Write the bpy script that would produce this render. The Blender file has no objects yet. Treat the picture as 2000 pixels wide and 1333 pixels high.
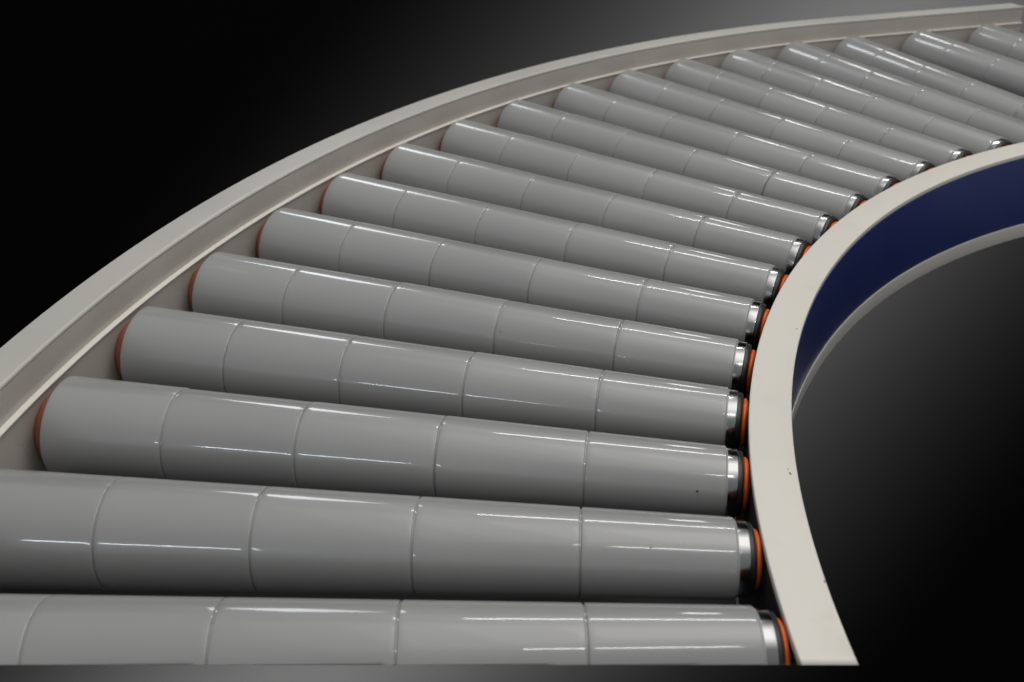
import bpy, bmesh, math, random
from mathutils import Vector, Matrix
random.seed(7)
S = 0.9                       # metres per layout unit (one unit = radius of the rollers' inner ends)
sc = bpy.context.scene
col = sc.collection

# ------------------------------------------------------------------ camera
CP = Vector((-1.20834, -0.32052, 0.46082))
YAW, PIT, ROL = 1.45279, -0.4497, 0.0029
FPX, PX, PY = math.exp(7.6189), 953.71, 509.81
fwd = Vector((math.cos(PIT)*math.cos(YAW), math.cos(PIT)*math.sin(YAW), math.sin(PIT)))
r0_ = fwd.cross(Vector((0, 0, 1))).normalized(); u0_ = r0_.cross(fwd)
right = r0_*math.cos(ROL)+u0_*math.sin(ROL)
up = -r0_*math.sin(ROL)+u0_*math.cos(ROL)
cam = bpy.data.cameras.new('camera'); camo = bpy.data.objects.new('camera', cam); col.objects.link(camo)
M = Matrix((right, up, -fwd)).transposed().to_4x4(); M.translation = CP*S
camo.matrix_world = M
cam.sensor_width = 36; cam.lens = FPX/2000*36
cam.shift_x = (1000-PX)/2000; cam.shift_y = -(666.5-PY)/2000
cam.clip_start = .02; cam.clip_end = 60
cam.dof.use_dof = True; cam.dof.focus_distance = 0.92*S; cam.dof.aperture_fstop = 10
sc.camera = camo

# ------------------------------------------------------------------ world and lamps
sc.view_settings.view_transform = 'Standard'; sc.view_settings.look = 'None'
sc.view_settings.exposure = 0; sc.view_settings.gamma = 1
w = bpy.data.worlds.new("World"); sc.world = w; w.use_nodes = True
nt = w.node_tree; nd = nt.nodes; bg = nd['Background']
tc = nd.new('ShaderNodeTexCoord'); sx = nd.new('ShaderNodeSeparateXYZ'); nt.links.new(tc.outputs['Generated'], sx.inputs[0])
cr = nd.new('ShaderNodeValToRGB'); mp = nd.new('ShaderNodeMapRange'); mp.inputs[1].default_value = -1; mp.inputs[2].default_value = 1
nt.links.new(sx.outputs['Z'], mp.inputs[0]); nt.links.new(mp.outputs[0], cr.inputs[0]); nt.links.new(cr.outputs[0], bg.inputs[0])
e = cr.color_ramp.elements
e[0].position = .3; e[0].color = (.03, .03, .032, 1); e[1].position = 1; e[1].color = (.46, .465, .47, 1)
m_ = e.new(.55); m_.color = (.235, .233, .23, 1)
bg.inputs[1].default_value = 1.0

def area(name, loc, target, sxy, power, color=(1, 1, 1), spread=math.pi, xdir=None):
    L = bpy.data.lights.new(name, 'AREA'); L.shape = 'RECTANGLE'; L.size, L.size_y = sxy[0]*S, sxy[1]*S
    L.energy = power; L.color = color; L.spread = spread
    o = bpy.data.objects.new(name, L); col.objects.link(o)
    z = (Vector(loc)-Vector(target)).normalized()
    x = Vector(xdir) if xdir else Vector((1, 0, 0))
    x = (x-z*x.dot(z)).normalized(); y = z.cross(x)
    m = Matrix((x, y, z)).transposed().to_4x4(); m.translation = Vector(loc)*S
    o.matrix_world = m
    return o
def rad(sxy, L):      # power of a rectangle that shows radiance L
    return L*math.pi*sxy[0]*sxy[1]*S*S
WARM = (1, .96, .90)
for q, h, L in ((1.0, 1.9, .85), (1.55, 1.93, .7), (2.1, 1.96, .5), (2.7, 1.99, .35)):
    area('hall_light', (-.42, .2, h), (-.8, .4, 0), (q, q), rad((q, q), L), WARM)
area('row_lamp', (-.35, 2.15, 2.5), (-.35, 1.9, 0), (1.3, .10), rad((1.3, .10), 34), (1, .98, .95))
area('row_lamp', (-3.0, 9.6, 2.5), (-3.0, 9.6, 0), (12.0, .5), rad((12.0, .5), 7.5), (.93, .97, 1), xdir=(-3.2, 11.4, 0))
area('row_lamp', (1.7, 8.3, 2.5), (1.7, 8.3, 0), (8.2, .2), rad((8.2, .2), 13), (1, .98, .95), xdir=(1.25, 4, 0))
area('side_lamp', (-5.9, -6.8, 2.5), (-1.2, .4, 0), (1.9, .14), rad((1.9, .14), 40), (.8, .9, 1), xdir=(1, -.9, 0))
area('front_lamp', (-.85, -1.38, 2.5), (-1.0, .3, 0), (.7, .06), rad((.7, .06), 34), (1, .97, .93))

# ------------------------------------------------------------------ materials
def mat(name, base, rough=.4, metal=0, coat=0, coat_r=.05, spec=.5):
    m = bpy.data.materials.new(name); m.use_nodes = True
    b = m.node_tree.nodes['Principled BSDF']
    b.inputs['Base Color'].default_value = (*base, 1); b.inputs['Roughness'].default_value = rough
    b.inputs['Metallic'].default_value = metal; b.inputs['Coat Weight'].default_value = coat
    b.inputs['Coat Roughness'].default_value = coat_r; b.inputs['Specular IOR Level'].default_value = spec
    return m, b
def noise(m, scale, detail=4, coords='Object', stretch=None):
    n = m.node_tree.nodes; l = m.node_tree.links
    t = n.new('ShaderNodeTexCoord'); x = n.new('ShaderNodeTexNoise'); x.inputs['Scale'].default_value = scale
    x.inputs['Detail'].default_value = detail
    if stretch:
        mm = n.new('ShaderNodeMapping'); mm.inputs['Scale'].default_value = stretch
        l.new(t.outputs[coords], mm.inputs[0]); l.new(mm.outputs[0], x.inputs['Vector'])
    else: l.new(t.outputs[coords], x.inputs['Vector'])
    return x
def ramp(m, src, stops):
    n = m.node_tree.nodes; r = n.new('ShaderNodeValToRGB'); m.node_tree.links.new(src, r.inputs[0])
    el = r.color_ramp.elements
    el[0].position, el[0].color = stops[0][0], (*stops[0][1], 1); el[1].position, el[1].color = stops[-1][0], (*stops[-1][1], 1)
    for p_, c_ in stops[1:-1]: q = el.new(p_); q.color = (*c_, 1)
    return r
def bump(m, b, src, st, dist):
    n = m.node_tree.nodes.new('ShaderNodeBump'); n.inputs['Strength'].default_value = st; n.inputs['Distance'].default_value = dist
    m.node_tree.links.new(src, n.inputs['Height']); m.node_tree.links.new(n.outputs[0], b.inputs['Normal']); return n

# grey plastic sleeves: colour nearly even, faint scuffs; gloss slightly uneven
m_sleeve, b = mat('grey_plastic', (.25, .25, .25), .32, coat=.8, coat_r=.055, spec=.35)
l = m_sleeve.node_tree.links
n1 = noise(m_sleeve, 9, 5); r1 = ramp(m_sleeve, n1.outputs[0], [(.3, (.280, .286, .287)), (.7, (.302, .306, .306))])
n2 = noise(m_sleeve, 60, 6, stretch=(.12, 1.2, 1.2))
r2 = ramp(m_sleeve, n2.outputs[0], [(.66, (0, 0, 0)), (.78, (1, 1, 1))])
nb = noise(m_sleeve, 3.1, 3); r3 = ramp(m_sleeve, nb.outputs[0], [(.48, (0, 0, 0)), (.68, (.5, .5, .5))])
mu = m_sleeve.node_tree.nodes.new('ShaderNodeMath'); mu.operation = 'MULTIPLY'; l.new(r2.outputs[0], mu.inputs[0]); l.new(r3.outputs[0], mu.inputs[1])
mx = m_sleeve.node_tree.nodes.new('ShaderNodeMix'); mx.data_type = 'RGBA'
l.new(mu.outputs[0], mx.inputs[0]); l.new(r1.outputs[0], mx.inputs[6]); mx.inputs[7].default_value = (.46, .46, .45, 1)
oi = m_sleeve.node_tree.nodes.new('ShaderNodeObjectInfo'); vr = m_sleeve.node_tree.nodes.new('ShaderNodeMapRange')
vr.inputs[3].default_value = .94; vr.inputs[4].default_value = 1.04; l.new(oi.outputs['Random'], vr.inputs[0])
hs = m_sleeve.node_tree.nodes.new('ShaderNodeHueSaturation'); l.new(mx.outputs[2], hs.inputs['Color']); l.new(vr.outputs[0], hs.inputs['Value'])
l.new(hs.outputs[0], b.inputs['Base Color'])
n5 = noise(m_sleeve, 22, 6, stretch=(.4, 1.6, 1.6)); r5 = ramp(m_sleeve, n5.outputs[0], [(.42, (.03,)*3), (.78, (.11,)*3)])
l.new(r5.outputs[0], b.inputs['Coat Roughness'])
rr = ramp(m_sleeve, n1.outputs[0], [(.3, (.26,)*3), (.7, (.38,)*3)]); l.new(rr.outputs[0], b.inputs['Roughness'])
n4 = noise(m_sleeve, 26, 2, stretch=(.25, 1, 1)); bump(m_sleeve, b, n4.outputs[0], .016, .002)
nbm = m_sleeve.node_tree.nodes['Bump']; l.new(nbm.outputs[0], b.inputs['Coat Normal'])

m_steel, b = mat('zinc_steel', (.32, .325, .33), .11, metal=1)
n1 = noise(m_steel, 90, 4, stretch=(1, .1, .1)); rr = ramp(m_steel, n1.outputs[0], [(.3, (.1,)*3), (.7, (.27,)*3)])
m_steel.node_tree.links.new(rr.outputs[0], b.inputs['Roughness']); bump(m_steel, b, n1.outputs[0], .12, .0006)
m_cap, b = mat('black_plastic', (.012, .012, .014), .35)
n1 = noise(m_cap, 120, 3); bump(m_cap, b, n1.outputs[0], .1, .0005)
m_dark_orange, _ = mat('dark_orange_and_shade', (.26, .075, .04), .4)  # dark bosses; on the outer flanges the darker colour is painted shade
m_orange, b = mat('orange_plastic', (.78, .13, .008), .35)
n1 = noise(m_orange, 60, 3); rr = ramp(m_orange, n1.outputs[0], [(.3, (.54, .085, .007)), (.7, (.66, .12, .010))]); m_orange.node_tree.links.new(rr.outputs[0], b.inputs['Base Color'])

def paint(name, c0, c1, rough, smudge=(.5, .47, .42), coat=0.0):
    m, b = mat(name, c0, rough, coat=coat, coat_r=.12)
    l = m.node_tree.links
    a = noise(m, 5, 5); ra = ramp(m, a.outputs[0], [(.3, c0), (.7, c1)])
    s = noise(m, 38, 6); rs = ramp(m, s.outputs[0], [(.62, (0, 0, 0)), (.85, (.5, .5, .5))])
    x = m.node_tree.nodes.new('ShaderNodeMix'); x.data_type = 'RGBA'
    l.new(rs.outputs[0], x.inputs[0]); l.new(ra.outputs[0], x.inputs[6]); x.inputs[7].default_value = (*smudge, 1)
    l.new(x.outputs[2], b.inputs['Base Color'])
    o = noise(m, 900, 2); bump(m, b, o.outputs[0], .05 if name != 'blue_paint' else .008, .0004)
    rr = ramp(m, a.outputs[0], [(.3, (rough-.05,)*3), (.7, (rough+.08,)*3)]); l.new(rr.outputs[0], b.inputs['Roughness'])
    return m
m_cream = paint('cream_paint', (.64, .61, .56), (.68, .65, .598), .42)
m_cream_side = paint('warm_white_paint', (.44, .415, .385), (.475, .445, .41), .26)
m_blue = paint('blue_paint', (.017, .030, .135), (.021, .036, .158), .32, smudge=(.03, .035, .12), coat=.3)
m_chip, _ = mat('bare_chip', (.16, .14, .12), .7)
m_lip = paint('lit_edge_paint', (.78, .75, .69), (.80, .77, .71), .4)  # top light on the ledge put into a whiter colour
m_flange = paint('off_white_paint', (.49, .485, .455), (.53, .52, .485), .36)
m_dark = paint('dark_shade', (.010, .010, .011), (.016, .016, .016), .6, smudge=(.02, .02, .02))  # near-black stands in for shade at the narrow roller ends
m_back, b = mat('black_backdrop', (.004, .004, .0042), 1.0, spec=0)
n1 = noise(m_back, 2, 4); rr = ramp(m_back, n1.outputs[0], [(.3, (.0030, .0030, .0030)), (.7, (.0031, .0031, .0031))]); m_back.node_tree.links.new(rr.outputs[0], b.inputs['Base Color'])

# ------------------------------------------------------------------ mesh helpers
# the display section ends in one straight saw cut just in front of the second roller
dcut = fwd-up*((1299.3-PY)/FPX)
ncut = right.cross(dcut).normalized()          # points down / towards the removed side or the kept side
if ncut.dot(up) < 0: ncut = -ncut
def cut(bm):
    g = bm.verts[:]+bm.edges[:]+bm.faces[:]
    r = bmesh.ops.bisect_plane(bm, geom=g, dist=1e-7, plane_co=CP*S, plane_no=ncut, clear_inner=True)
    ed = [x for x in r['geom_cut'] if isinstance(x, bmesh.types.BMEdge)]
    if ed: bmesh.ops.holes_fill(bm, edges=ed, sides=0)
def link(name, bm, m, parent=None, world=None):
    me = bpy.data.meshes.new(name); bmesh.ops.recalc_face_normals(bm, faces=bm.faces[:]); bm.to_mesh(me); bm.free()
    me.materials.append(m); o = bpy.data.objects.new(name, me); col.objects.link(o)
    if parent: o.parent = parent
    return o
def lathe(pts, seg=128, mat4=None):
    """closed profile (x, r) turned about x; points repeated where an edge must stay crisp"""
    bm = bmesh.new(); n = len(pts); rings = []
    for x, r in pts:
        rings.append([bm.verts.new((x, r*math.cos(2*math.pi*i/seg), r*math.sin(2*math.pi*i/seg))) for i in range(seg)])
    for a in range(n):
        b_ = (a+1) % n
        sharp = abs(pts[a][0]-pts[b_][0]) < 1e-9
        for i in range(seg):
            f = bm.faces.new((rings[a][i], rings[a][(i+1) % seg], rings[b_][(i+1) % seg], rings[b_][i]))
            f.smooth = not sharp
    bm.normal_update()
    for e_ in bm.edges:
        if len(e_.link_faces) == 2 and e_.calc_face_angle(0) > math.radians(38): e_.smooth = False
    if mat4: bm.transform(mat4)
    return bm

# ------------------------------------------------------------------ conveyor geometry (layout units)
TH0, DTH, KE, WST = 3.01788, -0.08271, 15.0, 0.15243
TAN, RIN = math.exp(-3.57083), math.exp(-3.60246)
ST = [1.53436, 1.43284, 1.32483, 1.21548, 1.10359, 1.0]
AL = math.atan(TAN)
TE = TH0+KE*DTH
R1, ZT, R2, R3, ZL = 1.58751, 0.02317, 1.5536, 1.5551, -0.00675
R4, ZI, R5, ZB, ZC = 0.98304, -0.00516, 0.95042, -.1115, -.1320

def path(th_start, s_end, n=150, m=14):
    """stations: (origin offset, radial dir) along the bend and then the straight run-out"""
    out = []
    for i in range(n+1):
        t = th_start+(TE-th_start)*i/n
        out.append((Vector((0, 0, 0)), Vector((math.cos(t), math.sin(t), 0))))
    er = Vector((math.cos(TE), math.sin(TE), 0)); tg = Vector((math.sin(TE), -math.cos(TE), 0))
    for i in range(1, m+1): out.append((tg*s_end*i/m, er))
    return out
def sweep(name, prof, st, m, parent, wob=0.0, docut=True):
    """closed (R, z) profile swept along the stations; crisp only where the profile turns sharply"""
    bm = bmesh.new(); n = len(prof); rows = []
    for o, e_ in st:
        rows.append([bm.verts.new(((o+e_*R)*S)+Vector((0, 0, z*S))) for R, z in prof])
    for a in range(len(rows)-1):
        for i in range(n):
            f = bm.faces.new((rows[a][i], rows[a][(i+1) % n], rows[a+1][(i+1) % n], rows[a+1][i])); f.smooth = True
    bm.faces.new(rows[0]); bm.faces.new(list(reversed(rows[-1])))
    bm.normal_update()
    for e_ in bm.edges:
        if len(e_.link_faces) == 2 and e_.calc_face_angle(0) > math.radians(40): e_.smooth = False
    if docut: cut(bm)
    return link(name, bm, m, parent)
def bev(pts, r=.0012, k=3):
    """round every corner of a closed profile"""
    out = []; n = len(pts)
    for i in range(n):
        p = Vector(pts[i]); a = Vector(pts[i-1]); b_ = Vector(pts[(i+1) % n])
        da = (a-p); db = (b_-p); q = min(r, da.length*.45, db.length*.45)
        A = p+da.normalized()*q; B = p+db.normalized()*q
        for j in range(k+1):
            t = j/k; out.append(tuple(A*(1-t)**2+p*2*t*(1-t)+B*t*t))
    return out
def empty(name, loc, label, cat, group=None):
    o = bpy.data.objects.new(name, None); col.objects.link(o); o.location = loc; o.empty_display_size = .02
    o['label'] = label; o['category'] = cat
    if group: o['group'] = group
    bpy.context.view_layer.update()
    return o

def keepmat(o, root):
    o.matrix_parent_inverse = Matrix.Translation(-Vector(root.location))

# outer side rail -----------------------------------------------------------
T = .0035
START = TH0+.42
outer = empty('side_rail', Vector((math.cos(TH0)*1.57, math.sin(TH0)*1.57, -.14))*S, 'tall off-white curved side rail along the outer, wide ends of the rollers', 'rail')
so = path(START, .405)
parts = []
# top flange turned outwards, with rounded inner bend
parts.append(sweep('top_flange', bev([(R2, ZT-T), (R1, ZT-T), (R1, ZT), (R2+.0040, ZT), (R2+.0034, ZT+.0008), (R2+.0008, ZT+.0006), (R2-.0004, ZT-.0008)], .0006), so, m_flange, outer))
parts.append(sweep('guide_wall', [(R2-.0001, ZT-T-.0003), (R2+.003, ZT-T-.0003), (R2+.003, ZL-.001), (R2-.0001, ZL-.001)], so, m_cream_side, outer))
parts.append(sweep('ledge', bev([(R2-.0056, ZL-.0022), (R2+.003, ZL-.0022), (R2+.003, ZL-.0004), (R2-.0056, ZL-.0006)], .0003), so, m_lip, outer))
parts.append(sweep('frame_wall', [(R2-.0036, ZL-.0028), (R2+.004, ZL-.0028), (R2+.004, -.13), (R2-.0036, -.13)], so, m_cream_side, outer))
parts.append(sweep('bottom_flange', bev([(R2-.0028, -.1303), (R1, -.1303), (R1, -.134), (R2-.0028, -.134)], .001), so, m_cream_side, outer))
for o in parts: keepmat(o, outer)

# inner side rail -----------------------------------------------------------
inner = empty('side_rail', Vector((math.cos(TH0)*.965, math.sin(TH0)*.965, -.12))*S, 'low curved rail with wide cream top and blue panel along the narrow roller ends', 'rail')
si = path(START+.2, 1.3)
parts = []
parts.append(sweep('top_plate', bev([(R5-.0004, ZI-.006), (R4, ZI-.006), (R4, ZI), (R5-.0004, ZI)], .0012), si, m_cream, inner))
parts.append(sweep('bearing_wall', [(R4-.0045, ZI-.0062), (R4-.001, ZI-.0062), (R4-.001, -.112), (R4-.0045, -.112)], si, m_dark, inner))  # roller-side wall of the rail, its shade painted in
parts.append(sweep('blue_panel', bev([(R5-.0007, ZI-.0062), (R5+.0022, ZI-.0062), (R5+.0022, ZB+.0006), (R5-.0007, ZB+.0006)], .0004), si, m_blue, inner))
parts.append(sweep('bottom_strip', bev([(R5-.0016, ZC), (R4-.001, ZC), (R4-.001, ZB), (R5-.0016, ZB)], .0009), si, m_flange, inner))
for o in parts: keepmat(o, inner)

# dark sheet added under the rollers to block light from the backdrop
shield = sweep('light_shield', [(R4-.0005, -.122), (R2-.003, -.122), (R2-.003, -.125), (R4-.0005, -.125)], path(START, .39), m_dark, None)
shield['label'] = 'added dark light-blocking pan underneath the rollers between both side rails'; shield['category'] = 'shield'

# small chips in the paint of the inner rail's top
def floor_pt(px, py, z):
    d = fwd+right*((px-PX)/FPX)-up*((py-PY)/FPX); t = (z-CP.z)/d.z; return CP+d*t
for (px, py, rr_) in ((1543, 925, .0011), (1539, 917, .0006), (1556, 643, .0007), (1611, 1136, .0007)):
    p = floor_pt(px, py, ZI+.00006)
    bm = bmesh.new(); k = 9
    top = [bm.verts.new((rr_*S*(.6+.6*random.random())*math.cos(a*2*math.pi/k), rr_*1.6*S*(.6+.6*random.random())*math.sin(a*2*math.pi/k), .00006)) for a in range(k)]
    bot = [bm.verts.new((v.co.x*1.05, v.co.y*1.05, -.00002)) for v in top]
    bm.faces.new(top)
    for i in range(k): bm.faces.new((top[i], bot[i], bot[(i+1) % k], top[(i+1) % k]))
    o = link('paint_chip', bm, m_chip, inner); o.location = p*S-inner.location; o['label'] = 'small dark chip in the cream paint'

# ------------------------------------------------------------------ tapered rollers
def rad_at(R): return RIN+(R-1)*TAN
# along the axis: x measured outwards from the station R = 1
CA = math.cos(AL)
def axx(R): return (R-1)/CA
g = .0004      # half gap between sleeves
def sleeve_profile(Ra, Rb, steel):
    xa, xb = axx(Ra)+g, axx(Rb)-g; ra, rb = rad_at(Ra), rad_at(Rb); c = .0012; t = .0012
    pr = [(xa-2*g, steel), (xa-2*g, ra-.0014), (xa, ra-.0013), (xa+c*.2, ra-c*.45), (xa+c*.55, ra-c*.1), (xa+c, ra-.00003), (xa+c+.004, ra+.004*TAN)]
    for k in range(1, 6): pr.append((xa+(xb-xa)*k/6, ra+(rb-ra)*k/6))
    pr += [(xb-c-.004, rb-.004*TAN), (xb-c, rb-.00003), (xb-c*.55, rb-c*.1), (xb-c*.2, rb-c*.45), (xb, rb-.0015), (xb, steel)]
    return [(x*S, r*S) for x, r in pr]
STEEL = RIN-.0017
def part_meshes():
    out = []
    for i in range(5):
        Rb, Ra = ST[i], ST[i+1]
        out.append(('sleeve', lathe(sleeve_profile(Ra, Rb, STEEL*.98)), m_sleeve))
    x0 = axx(1.0)
    c = .0007
    prof = [(x0-.0078, STEEL-.004), (x0-.0078, STEEL-c), (x0-.0078+c*.4, STEEL-c*.3), (x0-.0078+c*1.2, STEEL), (x0+.006, STEEL), (axx(ST[0])-.004, STEEL), (axx(ST[0])-.004, STEEL-.004)]
    out.append(('steel_tube', lathe([(x*S, r*S) for x, r in prof]), m_steel))
    rc = STEEL-.0013
    prof = [(x0-.0118, .004), (x0-.0118, rc-.0016), (x0-.0112, rc-.0006), (x0-.0098, rc), (x0-.006, rc), (x0-.006, .004)]
    out.append(('end_cap', lathe([(x*S, r*S) for x, r in prof]), m_cap))
    ro = STEEL-.0056
    prof = [(x0-.0160, .004), (x0-.0160, ro-.0024), (x0-.0152, ro-.0008), (x0-.0142, ro-.0001), (x0-.0132, ro), (x0-.0124, ro-.0005), (x0-.0117, ro-.0016), (x0-.0110, .004)]
    out.append(('bearing_flange', lathe([(x*S, r*S) for x, r in prof], 96), m_orange))
    prof = [(x0-.0176, .003), (x0-.0176, ro*.62), (x0-.0140, ro*.66), (x0-.0140, .003)]
    out.append(('bearing_boss', lathe([(x*S, r*S) for x, r in prof], 64), m_dark_orange))
    # wide end: black cap and orange flange between the last sleeve and the outer rail
    xe = axx(ST[0]); re = rad_at(ST[0])
    prof = [(xe-.006, .004), (xe-.006, re-.004), (xe+.0015, re-.0042), (xe+.0015, .004)]
    out.append(('end_cap', lathe([(x*S, r*S) for x, r in prof], 96), m_cap))
    ro = re-.0088
    prof = [(xe+.0015, .004), (xe+.0015, ro-.002), (xe+.003, ro), (xe+.008, ro), (xe+.0095, ro-.002), (xe+.0095, .004)]
    out.append(('bearing_flange', lathe([(x*S, r*S) for x, r in prof], 96), m_dark_orange))  # same orange part as the narrow end, its shade put into the colour
    prof = [(xe+.0090, .003), (xe+.0090, ro*.85), (xe+.0145, ro*.8), (xe+.0145, .003)]
    out.append(('bearing_boss', lathe([(x*S, r*S) for x, r in prof], 64), m_dark_orange))
    prof = [(-.028, .0001), (-.028, .0065), (xe+.0275, .0065), (xe+.0275, .0001)]
    out.append(('axle', lathe([(x*S, r*S) for x, r in prof], 24), m_steel))
    return out
def roller_matrix(k):
    kk = min(k, KE); th = TH0+kk*DTH
    e_ = Vector((math.cos(th), math.sin(th), 0)); t = Vector((-math.sin(th), math.cos(th), 0)); z = Vector((0, 0, 1))
    ax = e_*math.cos(AL)-z*math.sin(AL); n = e_*math.sin(AL)+z*math.cos(AL)
    off = -t*max(0, k-KE)*WST
    c = e_-n*RIN+off
    # local x = axis, z = up
    m = Matrix((ax, n.cross(ax), n)).transposed().to_4x4(); m.translation = c*S
    return m
LABELS = [
 'nearest grey tapered roller, sliced off along its length by the lower end of the conveyor',
 'second roller from the front, its wide end running out of frame at the left edge',
 'third roller from the front, nearest one whose wide end shows beside the tall rail',
 'fourth roller from the front, its wide end a step behind the nearest visible wide end',
 'fifth roller from the front, with a short white streak at its wide end',
 'sixth roller from the front, its orange bearing where the blue panel comes into view',
 'seventh roller from the front, three ahead of the middle pair of rollers',
 'eighth roller from the front, two ahead of the middle pair of rollers',
 'ninth roller from the front, the nearer of the middle pair',
 'tenth roller from the front, the farther of the middle pair',
 'eleventh roller from the front, eighth from the far end',
 'twelfth roller from the front, seventh from the far end of the bend',
 'sixth roller from the far end, narrow end just before the right edge',
 'fifth roller from the far end, last one whose narrow end is in view',
 'fourth roller from the far end, first whose narrow end leaves the frame at right',
 'third roller from the far end, running out of frame at right',
 'last but one roller at the far end, crossing the upper right corner',
 'farthest roller, only its wide end showing by the end of the tall rail']
bmk = 'grey tapered rollers of the curved conveyor'
base = None; proto = None; rollers = []; SGN = 1
m_nick, _ = mat('dark_nick', (.05, .048, .045), .7)
for k in range(18):
    m4 = roller_matrix(k)
    root = bpy.data.objects.new('tapered_roller', None); col.objects.link(root); root.empty_display_size = .02
    root.matrix_world = m4; root['label'] = LABELS[k]; root['category'] = 'roller'; root['group'] = bmk; rollers.append(root)
    if base is None: base = part_meshes(); proto = []
    if k < 2:
        # these two are touched by the saw cut: own meshes
        inv = m4.inverted()
        for nm, bm, mt in base:
            b2 = bm.copy(); b2.transform(m4)
            sm = None
            cut(b2); b2.transform(inv)
            if len(b2.faces) == 0: b2.free(); continue
            o = link(nm, b2, mt, root)
    elif k == 2:
        for nm, bm, mt in base: proto.append(link(nm, bm, mt, root))
    else:
        for o in proto:
            c = o.copy(); col.objects.link(c); c.parent = root
    # every roller is turned and its sleeves sit a hair differently, which breaks up the highlights
    rs = random.Random(k*13+5)
    if k >= 2:
        a = rs.uniform(0, 2*math.pi)
        last_sleeve = [x for x in col.objects if x.parent == root and x.name.startswith('sleeve')][-1].name
        for o in root.children if False else [x for x in col.objects if x.parent == root]:
            if o.name.startswith('sleeve'):
                o.rotation_euler = (a+rs.uniform(0, 6.28), rs.gauss(0, .0009), rs.gauss(0, .0009))
                o.location.x = rs.uniform(-.00012, .00012)
                if k == 9 and o.name == last_sleeve: o.location.x = -.0012
            else: o.rotation_euler = (a, 0, 0)

# tiny dark nicks in the plastic
for k, R_, ph, q in ((2, 1.021, 69.5, .0011), (1, 1.0575, 40, .0008), (4, 1.21, 55, .0006), (6, 1.33, 38, .0006)):
    root = rollers[k]; r_ = rad_at(R_)+.00004; a = math.radians(ph)
    # ph is measured from the top of the roller towards the viewer
    bm = bmesh.new(); n_ = 8; x_ = axx(R_)
    vs = []
    for i in range(n_):
        f_ = .6+.6*random.random(); da = q*f_*math.sin(i*2*math.pi/n_)/r_
        vs.append(bm.verts.new((S*(x_+q*f_*math.cos(i*2*math.pi/n_)), S*SGN*r_*math.sin(a+da), S*r_*math.cos(a+da))))
    c_ = bm.verts.new((S*x_, S*SGN*(r_-.0004)*math.sin(a), S*(r_-.0004)*math.cos(a)))
    bm.faces.new(vs)
    for i in range(n_): bm.faces.new((vs[i], c_, vs[(i+1) % n_]))
    link('nick', bm, m_nick, root)

# ------------------------------------------------------------------ backdrop with an added, unseen strip light for its glow
D = 4.3
cen = CP+fwd*D
bm = bmesh.new()
hw, hh, th_ = 9, 8, .02
vs = []
for z in (0, -th_):
    for a, b_ in ((-hw, -hh), (hw, -hh), (hw, hh), (-hw, hh)):
        vs.append(bm.verts.new((a*S, b_*S, z*S)))
bm.faces.new(vs[:4]); bm.faces.new(vs[4:][::-1])
for i in range(4): bm.faces.new((vs[i], vs[4+i], vs[4+(i+1) % 4], vs[(i+1) % 4]))
bd = link('backdrop', bm, m_back); mb = Matrix((right, up, -fwd)).transposed().to_4x4(); mb.translation = cen*S
bd.matrix_world = mb; bd['kind'] = 'structure'; bd['label'] = 'plain black studio backdrop behind the conveyor'
def bp(px, py, off=0):
    return CP+(fwd+right*((px-PX)/FPX)-up*((py-PY)/FPX))*(D-off)
a_, b_ = bp(590, 1333), bp(1750, 0)
OFF = 1.05
dirv = (b_-a_).normalized(); mid = (a_+b_)/2
lenS = (b_-a_).length+4.5
area('backdrop_light', mid-fwd*OFF, mid, (lenS, .12), 1480, (1, .99, .985), spread=math.radians(120), xdir=dirv)
